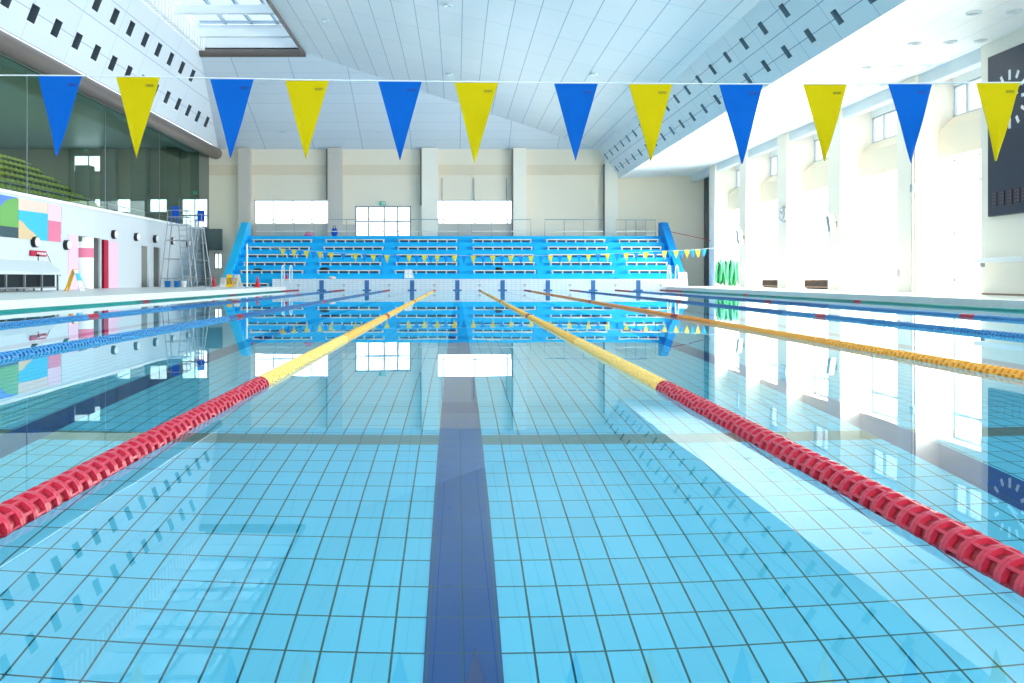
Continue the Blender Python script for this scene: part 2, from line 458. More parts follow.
FY2 = 45.66
yl = [283,294,306.5,320,331,355.5,373.5,387,409,424.5,437.3,454.5,473.3,492.8,510.8,531,550.4,569.4,588.5,607.5,626.5,646,664.6,676,687,698]
def topz(px):
    ks = [(247,247),(283,248.8),(331,252.6),(387,255),(454,255.6),(531,256),(569,255),(626,253),(664,251),(704,249.3)]
    for (a, ya), (b, yb) in zip(ks, ks[1:]):
        if px <= b: return PZ(ya+(yb-ya)*(px-a)/(b-a), FY2)
    return PZ(249.3, FY2)
fp = [(px, 1) for px in yl] + [((a+b)/2, 0) for a, b in zip(yl, yl[1:])] + [(704, 0)]
fp.sort(); cnt = {0: 0, 1: 0}
fm = {k: pennant_mesh(5.2*FY2/F, 8.2*FY2/F, 0, 40+k).mesh('far_pennant', 'faryellow' if k else 'farblue') for k in (0, 1)}
for px, k in fp:
    cnt[k] += 1; col = 'yellow' if k else 'blue'
    o = bpy.data.objects.new('pennant', fm[k]); COL.objects.link(o)
    o.location = (PX(px, FY2), FY2, topz(px)-.008)
    tag(o, 'small %s pennant, %s %s one from the left on the far flag line' % (col, ORD[cnt[k]-1], col), 'pennant', 'pennants on the far flag line')
PLX = PX(247, FY2)
cp = [(PLX, FY2, PZ(246, FY2))] + [(PX(px, FY2), FY2, topz(px)) for px in range(265, 705, 20)] + [(WR, 47.2, PZ(246, 47.2))]
tag(MB().tube(cp, .007, 6).build('bunting_line', 'cord'), 'thin cord carrying the small pennants in front of the blue stand', 'cord')
for x, l in ((PLX, 'white steel post holding the far flag line on the gallery side deck'),):
    t_ = thing('flag_post', l, 'post', (x, FY2, DECK))
    zt = PZ(244, FY2)-DECK
    MB().cyl((0,0,.02),(0,0,zt), .04 if x < 0 else .022, n=10).build('pole', 'white', t_)
    MB().lathe([(.001,.0),(.1,.0),(.1,.025),(.05,.04)], n=12).build('base', 'steel', t_)
    MB().lathe([(.04,zt-.02),(.05,zt),(.03,zt+.03),(.001,zt+.035)], n=10).build('cap', 'steel', t_)

# ================================================================== blue stand at the far end
RY, RZ, DY, DZ = 51.75, .93, .78, .47                 # first riser, first tread, going, rise
st = thing('spectator_stand', 'tall blue stepped spectator stand across the far end of the pool', 'stand', (0, 51.7, 0))
def loc(o, p): o.parent = p; o.matrix_parent_inverse = Matrix.Translation(p.location).inverted(); return o
X0S, X1S = -12.75, 12.45
prof = [(52.2 if False else RY, DECK)]
prof = [(RY, DECK-.0)]
for k in range(5):
    prof += [(RY+DY*k, RZ+DZ*k), (RY+DY*(k+1), RZ+DZ*k)]
top = RZ+DZ*4+.42
prof += [(RY+DY*5, top), (BACK-.02, top), (BACK-.02, DECK)]
s_ = MB().slab([(X0S, y, z) for y, z in prof], (X1S-X0S, 0, 0))
loc(s_.build('steps', 'blue'), st)
def parapet(xa, xb):
    q = [(RY-.35, DECK), (RY-.35, .78), (RY+.05, 1.0), (RY+DY*5.3, top+.85), (RY+DY*5.3+.7, top+.85), (RY+DY*5.3+.7, DECK)]
    return MB().slab([(xa, y, z) for y, z in q], (xb-xa, 0, 0))
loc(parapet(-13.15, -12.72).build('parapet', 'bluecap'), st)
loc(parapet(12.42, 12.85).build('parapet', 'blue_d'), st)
loc(B(12.38, RY-.37, DECK, 12.9, RY-.32, 1.0).build('parapet_end_cap', 'white'), st)
segs = [(-12.26,-8.71), (-7.93,-4.33), (-3.55,.06), (.9,4.5), (5.35,8.9), (9.7,12.1)]
for (a, b_), (c, d) in zip(segs, segs[1:]):           # half steps in the aisles
    for k in range(5):
        loc(B(b_+.06, RY+DY*k-.36, (END if k == 0 else RZ+DZ*(k-1)), c-.06, RY+DY*k+.01, RZ+DZ*k-.22).build('aisle_step', 'blue'), st)
BLK = ['leftmost block', 'second block from the left', 'third block from the left', 'fourth block from the left', 'fifth block from the left', 'rightmost block']
ROW = ['lowest row', 'second row', 'middle row', 'fourth row', 'top row']
def make_bench(L):
    r = bpy.data.objects.new('bench', None); COL.objects.link(r)
    MB().bbox(-L/2, -.17, .14, L/2, .17, .20, .015).build('seat', 'benchtop', r)
    n = max(3, int(round(L/.55)))
    for i in range(n+1):
        x = -L/2+.06+(L-.12)*i/n
        B(x-.035, -.1, 0, x+.035, .1, .14).build('leg', 'benchtop', r)
    B(-L/2+.04, -.06, .05, L/2-.04, -.03, .135).build('rail', 'bench_shade', r)  # dark strip standing in for the shadow below the plank
    return r
protos = {}
for si, (a, b_) in enumerate(segs):
    for k in range(5):
        L = round(b_-a, 2); key = 'w' if si < 5 else 'n'
        lab = 'cream plank bench in the %s of the blue stand, %s' % (ROW[k], BLK[si])
        p_ = ((a+b_)/2, RY+DY*k+.24, RZ+DZ*k)
        if key not in protos:
            protos[key] = make_bench(3.55 if key == 'w' else 2.4); o = protos[key]; o.location = p_
            tag(o, lab, 'bench', 'plank benches on the blue stand')
        else:
            dup(protos[key], lab, p_)
# bench at deck level, left of the raised end
o = make_bench(2.0); o.location = (-11.5, 51.2, DECK+.0)
tag(o, 'low cream bench on the deck below the leftmost stand block', 'bench')
# guard rails on the stand's upper walkway
gy = RY+DY*5+.25
for i, (a, b_) in enumerate(segs):
    t_ = thing('guard_rail', 'thin grey steel guard rail above the %s of the blue stand' % BLK[i], 'railing', ((a+b_)/2, gy, top), 0, 'guard rails above the blue stand')
    L = (b_-a)/2
    hh = 1.02 if i != 5 else 1.0
    MB().tube([(-L,0,0),(-L,0,hh),(L,0,hh),(L,0,0)], .022, 6).build('top_rail', 'metal', t_)
    MB().cyl((-L,0,.3),(L,0,.3), .03, n=6).build('lower_rail', 'benchtop', t_)
    for q in range(1, 4 if i == 5 else 3):
        x = -L+2*L*q/(4 if i == 5 else 3)
        MB().cyl((x,0,0),(x,0,hh), .02, n=6).build('post', 'metal', t_)

# small things left on the stand
def lump(name, mat, loc_, sx, sy, sz, seed, label, cat, parts=None):
    bm = bmesh.new(); bmesh.ops.create_icosphere(bm, subdivisions=3, radius=1)
    rnd = random.Random(seed); ph = [rnd.uniform(0, 6) for _ in range(6)]
    for v in bm.verts:
        k = 1+.13*math.sin(3*v.co.x+ph[0])+.1*math.sin(5*v.co.y+ph[1])*math.cos(4*v.co.z+ph[2])
        v.co = Vector((v.co.x*sx*k, v.co.y*sy*k, max(-1, min(1, v.co.z*1.25))*sz*(k if v.co.z > 0 else 1)+sz))
    m = MB(); bm.verts.index_update(); m.add([v.co for v in bm.verts], [[v.index for v in f.verts] for f in bm.faces], 0, True); bm.free()
    return tag(m.build(name, mat, None, loc_), label, cat)
def bag(name, mat, hmat, loc_, sx, sy, sz, seed, label):
    o = lump(name, mat, loc_, sx, sy, sz, seed, label, 'bag')
    MB().tube([(-sx*.5,0,sz*1.6),(-sx*.4,0,sz*2.5),(sx*.4,0,sz*2.5),(sx*.5,0,sz*1.6)], .02, 6).build('handle', hmat, o)
    return o
def bz(k): return RZ+DZ*k+.2
lump('black_bag', 'black', (PX(324.5,52.0), 51.98, bz(0)), .32, .13, .07, 3, 'flat black bag on the lowest row bench, second block', 'bag')
lump('black_bag', 'black', (PX(258,52.0), 51.98, bz(0)), .28, .13, .05, 4, 'flat black bag on the lowest row bench, leftmost block', 'bag')
lump('black_hat', 'black', (PX(499,52.0), 51.98, bz(0)), .2, .14, .08, 5, 'black hat lying on the lowest row bench, fourth block', 'hat')
lump('beige_towel', 'beige_m', (PX(332,51.0), 51.2, END), .2, .14, .07, 12, 'beige towel on the raised deck beneath the black bag', 'towel')
# draped white cloth over the lowest bench, third block
m = MB(); xc = PX(408, 51.9); n = 8; vs = []
pr = [(52.10,bz(0)+.012),(51.82,bz(0)+.016),(51.80,bz(0)-.1),(51.72,bz(0)-.3),(51.68,bz(0)-.46)]
for th in (0, .012):
    for j, (y, z) in enumerate(pr):
        for i in range(n+1):
            u = i/n-.5
            vs.append((xc+u*(.36+.05*j)+.02*j, y-.02*math.sin(i*1.7)*(j > 1)-(th if j > 1 else 0), z+th*(j < 2)+.012*math.sin(i*2.3)*(j == 4)))
N = 5*(n+1); fs = []
for j in range(4):
    for i in range(n):
        a = j*(n+1)+i; fs += [(a, a+1, a+n+2, a+n+1), (N+a+n+1, N+a+n+2, N+a+1, N+a)]
m.add(vs, fs, 0, True)
tag(m.build('white_cloth', 'cloth'), 'white cloth hung over the lowest row bench, third block', 'cloth')
bag('tote_bag', 'dummyblue', 'black', (PX(334,56.4), 56.6, top), .17, .14, .27, 6, 'blue bag standing on the walkway above the second stand block')
bag('tote_bag', 'pink_d', 'red', (PX(308,56.4), 56.6, top), .3, .16, .12, 7, 'pink and red bag on the walkway above the leftmost stand block')

# ================================================================== far wall
def zb(y): return PZ(y, BACK)
def xb(px): return PX(px, BACK)
openings = [(xb(254), xb(331), zb(224), zb(200)), (xb(355), xb(411), zb(237), zb(206)), (xb(437), xb(513), zb(224), zb(200))]
gal_open = [(xb(73), xb(103), zb(172), zb(155)), (xb(93)-0, xb(168), zb(213), zb(198)), (xb(181), xb(208), zb(228), zb(198)), (xb(214), xb(222), zb(269), zb(253))]
def wall_with_holes(x0, x1, z0, z1, holes, y0, y1):
    m = MB()
    xs = sorted({x0, x1, *[h[0] for h in holes], *[h[1] for h in holes]})
    zs = sorted({z0, z1, *[h[2] for h in holes], *[h[3] for h in holes]})
    xs = [x for x in xs if x0 <= x <= x1]; zs = [z for z in zs if z0 <= z <= z1]
    for i in range(len(xs)-1):
        z_run = None
        for j in range(len(zs)-1):
            cx, cz = (xs[i]+xs[i+1])/2, (zs[j]+zs[j+1])/2
            inside = any(h[0] < cx < h[1] and h[2] < cz < h[3] for h in holes)
            if not inside:
                if z_run is None: z_run = zs[j]
            if inside or j == len(zs)-2:
                e = zs[j] if inside else zs[j+1]
                if z_run is not None and e > z_run: m.box(xs[i], y0, z_run, xs[i+1], y1, e)
                z_run = None
    return m
XSP = xb(209)
struct(wall_with_holes(XSP, WG+.3, DECK-.4, 9.2, openings+[gal_open[3]], BACK, BACK+.3).build('wall_back', 'cream'), 'cream far wall behind the blue stand')
struct(wall_with_holes(-31, XSP, DECK-.4, 9.2, gal_open[:3], BACK, BACK+.3).build('wall_gallery_back', 'gwall'), 'shaded far wall of the gallery')  # grey colour already holds the shade on this wall
pil = [(239.5,252),(328.5,343),(422,438),(513,526),(604,617)]
for i, (a, b_) in enumerate(pil):
    struct(B(xb(a), BACK-.35, DECK if i == 0 else top, xb(b_), BACK, 8.95).build('pillar_%d' % (i+1), 'pilaster' if i < 2 else 'pillar'), 'flat pilaster on the far wall')
edges = [209] + [v for p_ in pil for v in p_] + [703]
for i in range(0, len(edges)-2, 2):                   # recessed joint band high on the wall
    struct(B(xb(edges[i])+.02, BACK-.05, zb(175), xb(edges[i+1])-.02, BACK, zb(165)).build('trim_%d' % (i+10), 'cream_band'))
for i, (px_, ya, yb) in enumerate([(421,150,206),(436,150,167),(327.5,150,200),(512,150,236),(603,165,236)]):  # dark strips that paint the shadow along pilaster edges
    struct(B(xb(px_)-.05, BACK-.4 if px_ in (327.5,512,603,421) else BACK-.1, zb(yb), xb(px_)+.05, BACK-.3 if px_ in (327.5,512,603,421) else BACK, zb(ya)).build('trim_%d' % (i+30), 'shade_strip'))
for i, px_ in enumerate((442, 474, 506.5)):
    struct(B(xb(px_)-.025, BACK-.09, zb(200), xb(px_)+.025, BACK-.04, zb(178)).build('trim_%d' % (i+40), 'winframe'))
struct(B(xb(704), BACK-.3, DECK, xb(707.5), BACK, 7.1).build('trim_45', 'shade_strip'), 'dark vertical strip for the shaded gap in the far corner')  # dark colour stands in for the shadow gap beside the last pillar
def window(n, x0, x1, z0, z1, y, cols, rows, label, fr='winframe', w=.07, door=False):
    r = struct(thing(('door_%d' if door else 'window_%d') % n, label, 'door' if door else 'window', ((x0+x1)/2, y, z0)))
    W, H = (x1-x0)/2, z1-z0
    m = MB()
    for s in (-1, 1): m.box(s*W, -.06, 0, s*(W-w), .06, H)
    m.box(-W, -.06, 0, W, .06, w); m.box(-W, -.06, H-w, W, .06, H)
    for c in cols: m.box(-W+2*W*c-w/2, -.05, 0, -W+2*W*c+w/2, .05, H)
    for q in rows: m.box(-W, -.045, H*q-w/2, W, .045, H*q+w/2)
    m.build('frame', fr, r)
    B(-W+.01, -.006, .01, W-.01, .006, H-.01).build('pane', 'glass', r)
    return r
window(1, *openings[0], BACK+.1, (.25,.5,.75), (), 'wide bright window above the leftmost stand block', 'winframe', .05)
d = window(1, *openings[1], BACK+.1, (.24,.52,.76), (.5,), 'bright glazed double door in the far wall above the stand', 'winframe', .09, True)
window(2, *openings[2], BACK+.1, (.08,.5,.93), (), 'wide bright window above the third stand block', 'winframe', .05)
window(3, *gal_open[0], BACK+.1, (.5,), (), 'bright window high in the gallery', 'winframe', .06)
window(4, *gal_open[1], BACK+.1, (.25,.5,.75), (), 'low wide window behind the gallery rail', 'winframe', .08)
window(5, *gal_open[2], BACK+.1, (.5,), (.42,), 'bright window at the end of the gallery', 'winframe', .08)
window(6, *gal_open[3], BACK+.1, (.5,), (), 'small window low beside the blue stand', 'winframe', .06)
# grey apron panels below the far windows
for i, (a, b_) in enumerate([(253,328),(343,355),(437,512)]):
    struct(B(xb(a), BACK-.12, top, xb(b_), BACK-.02, zb(224.5)).build('trim_%d' % (i+50), 'pilaster'))
# dark lintel beside the stand
struct(B(xb(200), BACK-.25, zb(250), xb(222.5), BACK, zb(229)).build('trim_60', 'gcol'), 'dark lintel over the passage beside the stand')
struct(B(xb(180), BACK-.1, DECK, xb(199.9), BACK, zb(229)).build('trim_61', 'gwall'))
def exit_sign(px_, py_, label, y=BACK):
    t_ = thing('exit_sign', label, 'exit sign', (PX(px_, y), y-.06, PZ(py_, y)))
    B(-.2, -.05, -.13, .2, .06, .13).build('housing', 'metal', t_)
    m = B(-.18, -.065, -.11, .18, -.05, .11); m.build('panel', 'signgreen', t_)
    m = MB(); m.box(-.04,-.072,-.02,.01,-.065,.05); m.cyl((-.0,-.07,.075),(-.0,-.066,.075),.02,n=8)
    m.box(.01,-.072,-.08,.03,-.065,-.01); m.box(-.08,-.072,-.05,-.03,-.065,-.03); m.box(.08,-.072,-.09,.14,-.065,.08)
    m.build('running_figure', 'white', t_)
exit_sign(382.5, 203.5, 'small exit sign above the glazed double door')
exit_sign(195, 193, 'green exit sign above the gallery end window', BACK)
exit_sign(86, 150.5, 'green exit sign above the high gallery window', BACK)

# ================================================================== ceiling
def zm(x): return 8.9+.223*(9.0-x)                    # main plane rising towards the skylight
XS, XT, YSK = -8.2, -13.73, 49.0
ZS = zm(XS)
C0 = NEAR
th = .25
m = MB()
m.slab([(9,C0,8.9),(9,BACK,8.9),(XS,YSK,ZS),(XS,C0,ZS)], (0,0,th))
struct(m.build('ceiling_main', 'ceil'), 'pale blue panelled ceiling sloping up to the skylight')
m = MB(); m.slab([(9,BACK,8.9),(-15.3,BACK,8.9),(XT,YSK,ZS),(XS,YSK,ZS)], (0,0,th))
M['ceil_b'] = panel_mat('end ceiling panels', (218,226,234), (128,160,186), 0, 3.1, .2, .03, 1, .95, .4, .02, .3, .5)
struct(m.build('ceiling_end', 'ceil_b'), 'end slope of the ceiling above the far wall')
YN = 20.0
m = MB(); m.slab([(XS,C0,ZS),(XS,YN,ZS),(XT,YN,ZS),(XT,C0,ZS)], (0,0,th))
struct(m.build('ceiling_near', 'ceil'))
# perforated bands
def band(name, A, Bt, ya, yb0, yb1, rows, hv, hw, pitch, phase, mat, depth, matd='void'):
    """A = lower edge (x,z), Bt = upper edge; rows = v positions; holes cut through and backed by open dark boxes"""
    A, Bt = Vector((A[0], 0, A[1])), Vector((Bt[0], 0, Bt[1]))
    L = (Bt-A).length; vdir = (Bt-A)/L
    nrm = Vector((vdir.z, 0, -vdir.x))
    if nrm.x * (1 if A.x < 0 else -1) < 0: nrm = -nrm          # into the hall
    out = -nrm
    ye = lambda v: yb0+(yb1-yb0)*v
    P = lambda y, v, d=0: A+(Bt-A)*v+Vector((0,y,0))+out*d
    m = MB(); holes = MB()
    vs_ = [0]
    for r_ in rows: vs_ += [r_-hv/2/L, r_+hv/2/L]
    vs_.append(1)
    for i in range(len(vs_)-1):
        v0, v1 = vs_[i], vs_[i+1]
        if i % 2 == 0:
            m.add([P(ya,v0),P(ye(v0),v0),P(ye(v1),v1),P(ya,v1)], [(0,1,2,3)])
        else:
            row = (i-1)//2; y = ya; k = 0
            yc = ya+((phase[row]-ya) % pitch)
            while yc+hw/2 < ye(v1)-.3 and yc+hw/2 < ye(v0)-.3:
                a, b_ = yc-hw/2, yc+hw/2
                if a > y:
                    m.add([P(y,v0),P(a,v0),P(a,v1),P(y,v1)], [(0,1,2,3)])
                    q = [P(a,v0),P(b_,v0),P(b_,v1),P(a,v1)]; w = [P(a,v0,depth),P(b_,v0,depth),P(b_,v1,depth),P(a,v1,depth)]
                    holes.add(q+w, [(0,1,5,4),(1,2,6,5),(2,3,7,6),(3,0,4,7),(4,5,6,7)])
                    y = b_
                yc += pitch
            m.add([P(y,v0),P(ye(v0),v0),P(ye(v1),v1),P(y,v1)], [(0,1,2,3)])
    o = struct(m.build(name, mat)); holes.build('vent_recess', matd, o)
    return o
band('wall_band_left', (-15.2, 8.97), (XT, ZS), C0, BACK, YSK, (.254, .68), .62, .58, 1.85, (32.1, 36.2), 'band', .3)['label'] = 'white slanted band with two rows of dark openings'
band('wall_band_right', (10.3, 7.04), (9.0, 8.9), C0, BACK, BACK, (.255, .70), .42, .34, 1.85, (25.9, 26.3), 'band_r', .3, 'void_r')['label'] = 'pale blue slanted band with two rows of dark slots'
# low ceiling on the window side
m = MB(); m.slab([(10.3,C0,7.04),(10.3,BACK,7.04),(WG+.3,BACK,7.28),(WG+.3,C0,7.28)], (0,0,.2))
struct(m.build('ceiling_right', 'ceil_low'), 'low white panelled ceiling on the window side')
struct(B(WR+.1, 0, 6.83, WR+.45, BACK, 7.27).build('trim_70', 'gate'), 'beam over the pillars')
# brown rolls
m = MB(); m.cyl((-15.35, C0, 8.62), (-15.35, BACK, 8.62), .36, n=20)
struct(m.build('trim_71', 'roll'), 'rounded brown edge below the perforated band')
struct(B(-17.2, C0, 8.7, -15.4, BACK, 8.95).build('trim_72', 'gceil'))
# skylight
sk = struct(thing('window_skylight', 'long glazed skylight beside the ridge of the ceiling', 'skylight', (0, 0, 0)))
m = MB(); H = 1.5
m.box(XS, YN, ZS, XS+.2, YSK+.2, ZS+H); m.box(XT-.2, YN, ZS, XT, YSK+.2, ZS+H)
m.box(XT, YSK, ZS+.02, XS, YSK+.2, ZS+H); m.box(XT, YN-.2, ZS, XS, YN, ZS+H)
m.build('well', 'white', sk)
m = MB(); m.cyl((XT, YSK+.05, ZS-.02), (XS+.1, YSK+.05, ZS-.02), .22, n=16)
m.box(XS-.06, YN, ZS-.1, XS+.1, YSK, ZS+.06)
m.build('curb', 'roll', sk)
m = MB()
for i in range(60):                                   # fins along the band side of the well
    y = YN+.3+i*.48
    m.box(XT, y, ZS+.05, XT+.28, y+.26, ZS+.85)
m.build('fins', 'white', sk)
for k in range(7):
    y = YSK-1.2-4.2*k
    MB().box(XT, y, ZS+.55, XS, y+.3, ZS+.95).build('beam', 'white', sk)
m = MB()
for k in range(13): m.box(XT, YN+k*2.4, ZS+H, XS, YN+k*2.4+.12, ZS+H+.15)
for k in range(1, 4): m.box(XT+k*(XS-XT)/4-.06, YN, ZS+H, XT+k*(XS-XT)/4+.06, YSK+.2, ZS+H+.15)
m.build('glazing_bars', 'alu', sk)
B(XT-.1, YN, ZS+H+.06, XS+.1, YSK+.2, ZS+H+.08).build('pane', 'glass_sky', sk)

# recessed downlights
dl = None; DLN = 0
def downlight(x, y, z, label, group):
    global dl
    if dl is None:
        dl = thing('downlight', label, 'ceiling light', (x, y, z), 0, group)
        MB().lathe([(.1,-.0),(.17,-.0),(.18,-.02),(.16,-.04),(.11,-.03),(.1,-.0)], n=20).build('ring', 'gate', dl)
        MB().lathe([(.001,-.008),(.105,-.008)], n=20).build('lens', 'pilaster', dl)
    else:
        o = dup(dl, label, (x, y, z)); o['group'] = group
dly = [22.3, 25.2, 28.1, 31.0, 33.8, 36.7, 39.6, 42.5]
for i, y in enumerate(dly):
    downlight(12.57, y, 7.04+.24*(12.57-10.3)/6, 'round recessed light in the low white ceiling, %s beside the slotted band' % ORD[i], 'downlights in the low ceiling')
for i, y in enumerate(dly[:4]):
    downlight(13.55, y, 7.04+.24*(13.55-10.3)/6, 'round recessed light in the low white ceiling, %s of the middle row' % ORD[i], 'downlights in the low ceiling')
    downlight(14.4, y, 7.04+.24*(14.4-10.3)/6, 'round recessed light in the low white ceiling, %s of the row by the pillars' % ORD[i], 'downlights in the low ceiling')
def on_main(px, py):
    a, b_ = (px-VX)/F, (VY-py)/F                      # EYE + bY = 8.9+.223*(9-aY)
    Y = (8.9+.223*9-EYE)/(b_+.223*a); return a*Y, Y, EYE+b_*Y
for (px_, py_, l) in [(448,5,'small round ceiling light at the upper middle of the sloping ceiling'), (326,20,'small round ceiling light near the skylight on the sloping ceiling'), (450,74,'small round ceiling light low on the sloping ceiling'), (594,74,'small round ceiling light on the sloping ceiling towards the slotted band')]:
    x, y, z = on_main(px_, py_); downlight(x, y, z-.01, l, 'downlights in the sloping ceiling')
for (px_, py_, l) in [(264,84,'small round light on the end slope nearest the skylight'), (283,132,'small round light low on the end slope, left one'), (379,132,'small round light low on the end slope, right one')]:
    b_ = (VY-py_)/F; Y = (8.9+.4*BACK-EYE)/(b_+.4); downlight(PX(px_, Y), Y, EYE+b_*Y-.02, l, 'lights in the end slope')

# ================================================================== gallery side
GT = 3.85
def yl_(px): return SY(px, WL)
doors = [(yl_(78), yl_(100.5), DECK, 2.5), (yl_(101.5), yl_(108.5), DECK, 2.45), (yl_(141.4), yl_(149), DECK, 2.35), (yl_(153.6), yl_(160.4), DECK, 2.35)]
def side_wall(holes, y0, y1, z0, z1, x0, x1):
    w = wall_with_holes(y0, y1, z0, z1, holes, x0, x1)
    w.v = [(y, x, z) for x, y, z in w.v]
    return w
struct(side_wall(doors, C0, BACK, DECK-.3, GT-.12, WL-.1, WL).build('wall_left', 'wallwhite'), 'white wall below the gallery')
struct(B(WL-.35, C0, GT-.12, WL+.12, BACK, GT).build('trim_80', 'white'), 'white coping of the gallery parapet')
for i, (a, b_, z0, z1) in enumerate(doors):           # rooms behind the openings
    m = MB(); m.box(WL-1.6, a-.2, DECK, WL-1.55, b_+.6, z1+.1); m.box(WL-1.6, b_+.02, DECK, WL-.1, b_+.1, z1+.1); m.box(WL-1.6, a-.2, z1, WL-.1, b_+.2, z1+.1); m.box(WL-1.6, a-.2, DECK-.02, WL-.1, b_+.1, DECK+.01)
    struct(m.build('wall_recess_%d' % (i+1), 'brown_in' if i == 1 else 'grey_in'))
# round white column with a pink band
m = MB(); yc = yl_(93.5); m.cyl((WL-.44, yc, DECK), (WL-.44, yc, 2.62), .42, n=28)
c_ = struct(m.build('pillar_round', 'white'), 'round white column with a pink band'); 
za, zb_ = EYE+(VY-257.5)/(VX-91.5)*-WL, EYE+(VY-248)/(VX-91.5)*-WL
MB().cyl((WL-.44, yc, za), (WL-.44, yc, zb_), .425, n=28, caps=False).build('pink_band', 'pink_d', c_)
def lp(px, py):                                       # point on the left wall
    Y = yl_(px); return Y, PZ(py, Y)
def wall_panel(name, px0, px1, z0, z1, mat, x=WL, d=.02, parent=None):
    return B(x, yl_(px0), z0, x+d, yl_(px1), z1).build(name, mat, parent)
struct(wall_panel('trim_81', 68, 77.9, DECK, 2.5, 'pink')); struct(wall_panel('trim_82', 108.6, 118, DECK, 2.4, 'pink'))
struct(wall_panel('trim_83', 104.5, 108.5, DECK, 2.45, 'crimson', WL-.09, .08))
# mural
r14 = lambda py, px: EYE+(VY-py)/(VX-px)*-WL
z1 = GT-.2; z0 = 2.15
mu = thing('mural_panel', 'colourful painted panel of bold shapes on the wall below the gallery', 'mural', (WL+.004, yl_(20), z0))
def mp_(name, pts, mat, lab, d):
    o = MB().slab([(WL+d, yl_(px), z) for px, z in pts], (.012, 0, 0)).build(name, mat)
    loc(o, mu); o['label'] = lab
B(0, yl_(-60)-yl_(20), 0, .02, yl_(60)-yl_(20), z1-z0).build('backing', 'beige_m', mu)
zz = lambda f: z0+(z1-z0)*f
mp_('field', [(-60,zz(.3)),(0,zz(.28)),(17,zz(1)),(-60,zz(1))], 'violet', 'violet blue field', .021)
mp_('field', [(-60,zz(.0)),(17.5,zz(0)),(17.5,zz(.26)),(-60,zz(.26))], 'slate_m', 'dark slate field', .022)
pts = [(17.5,zz(.26)),(17.5,zz(.98))]+[(17.5-22*math.sin(a), zz(.26)+.72*(z1-z0)*math.cos(a)**.8) for a in [k*.13 for k in range(1,12)]]+[(-5,zz(.26))]
mp_('field', pts, 'green_m', 'green hill shape', .023)
mp_('field', [(17.8,zz(.46)),(17.8,zz(.70)),(47,zz(.72)),(47,zz(0)),(38,zz(0)),(34,zz(.16)),(27,zz(.28)),(22,zz(.42))], 'skyblue', 'sky blue field', .022)
mp_('field', [(17.8,zz(0)),(38,zz(0)),(34,zz(.155)),(27,zz(.275)),(22,zz(.415)),(17.8,zz(.455))], 'sand_m', 'sand coloured field', .022)
mp_('field', [(47.2,zz(0)),(60,zz(0)),(60,zz(.55)),(47.2,zz(.55))], 'pink_d', 'rose field', .024)
mp_('field', [(47.2,zz(.55)),(60,zz(.55)),(60,zz(1)),(47.2,zz(1))], 'pink', 'pink field', .024)
# grey door-like panel
struct(wall_panel('trim_84', 61, 94, 2.5, GT-.25, 'gate', WL, .03))
# round wall lamps
wl0 = None
lamps = [(33,242,'round white wall lamp above the red bar sign'), (65,245,'round white wall lamp beside the pink panel left of the round column'),
         (112.5,234.5,'round white wall lamp above the crimson doorway'), (135,237,'round white wall lamp left of the two grey doorways'),
         (154,239,'round white wall lamp above the second grey doorway'), (171,241,'round white wall lamp behind the tall ladder tower'), (187,243.5,'round white wall lamp furthest along the wall, seen through the ladder')]
for px_, py_, l in lamps:
    Y = yl_(px_); z = PZ(py_, Y)
    if wl0 is None:
        wl0 = thing('wall_lamp', l, 'wall lamp', (WL, Y, z), 0, 'round lamps on the wall below the gallery')
        MB().lathe([(.001,0),(.21,0),(.21,.16),(.18,.17)], 'x', n=24).build('housing', 'black', wl0)
        MB().lathe([(.185,.165),(.17,.2),(.1,.23),(.001,.24)], 'x', n=24).build('cover', 'white', wl0)
    else: dup(wl0, l, (WL, Y, z))
# red bar sign + cable
Y = yl_(37); z = PZ(253.5, Y)
t_ = thing('bar_sign', 'narrow red bar sign with white lettering on the white wall', 'sign', (WL, Y, z))
MB().bbox(0, yl_(29)-Y, -.11, .08, yl_(45)-Y, .11, .04).build('board', 'crimson', t_)
m = MB()
for q in range(6): m.box(.08, -.15+q*.13, -.045, .086, -.15+q*.13+.085, .045)
m.build('lettering', 'white', t_)
m = MB(); pts = [(45,253),(47,256),(50,263),(53,268),(55.5,272),(60,276)]
tag(m.tube([(WL+.04, yl_(a), PZ(b_, yl_(a))) for a, b_ in pts], .012, 6).build('wall_cable', 'black'), 'thin dark cable hanging from the red bar sign', 'cable')
# covered timing table
t_ = thing('covered_table', 'long white covered table on a metal frame beside the wall', 'table', (-15.65, 31.6, DECK))
La = 3.5
pr = [(-.55,.62),(-.62,1.12),(.05,1.12),(.5,.72),(.52,.60)]
MB().slab([(x, -La, z) for x, z in pr], (0, 2*La, 0)).build('cover', 'cover', t_)
for i in range(6):
    y = -La+.15+(2*La-.3)*i/5
    B(-.5,y-.03,0,-.44,y+.03,.62).build('leg', 'metal', t_); B(.4,y-.03,0,.46,y+.03,.6).build('leg', 'metal', t_)
B(-.5,-La+.1,.1,.46,La-.1,.15).build('shelf', 'metal', t_)
B(.26,-La+.1,.15,.3,La-.1,.6).build('dark_underside', 'dark', t_)  # dark sheet near the front gives the table its dark underside
MB().cyl((-.3, La*.95, 1.12),(-.3,La*.95,1.3),.02,n=8).box(-.35,La*.95-.05,1.3,-.25,La*.95+.05,1.38).build('microphone', 'black', t_)
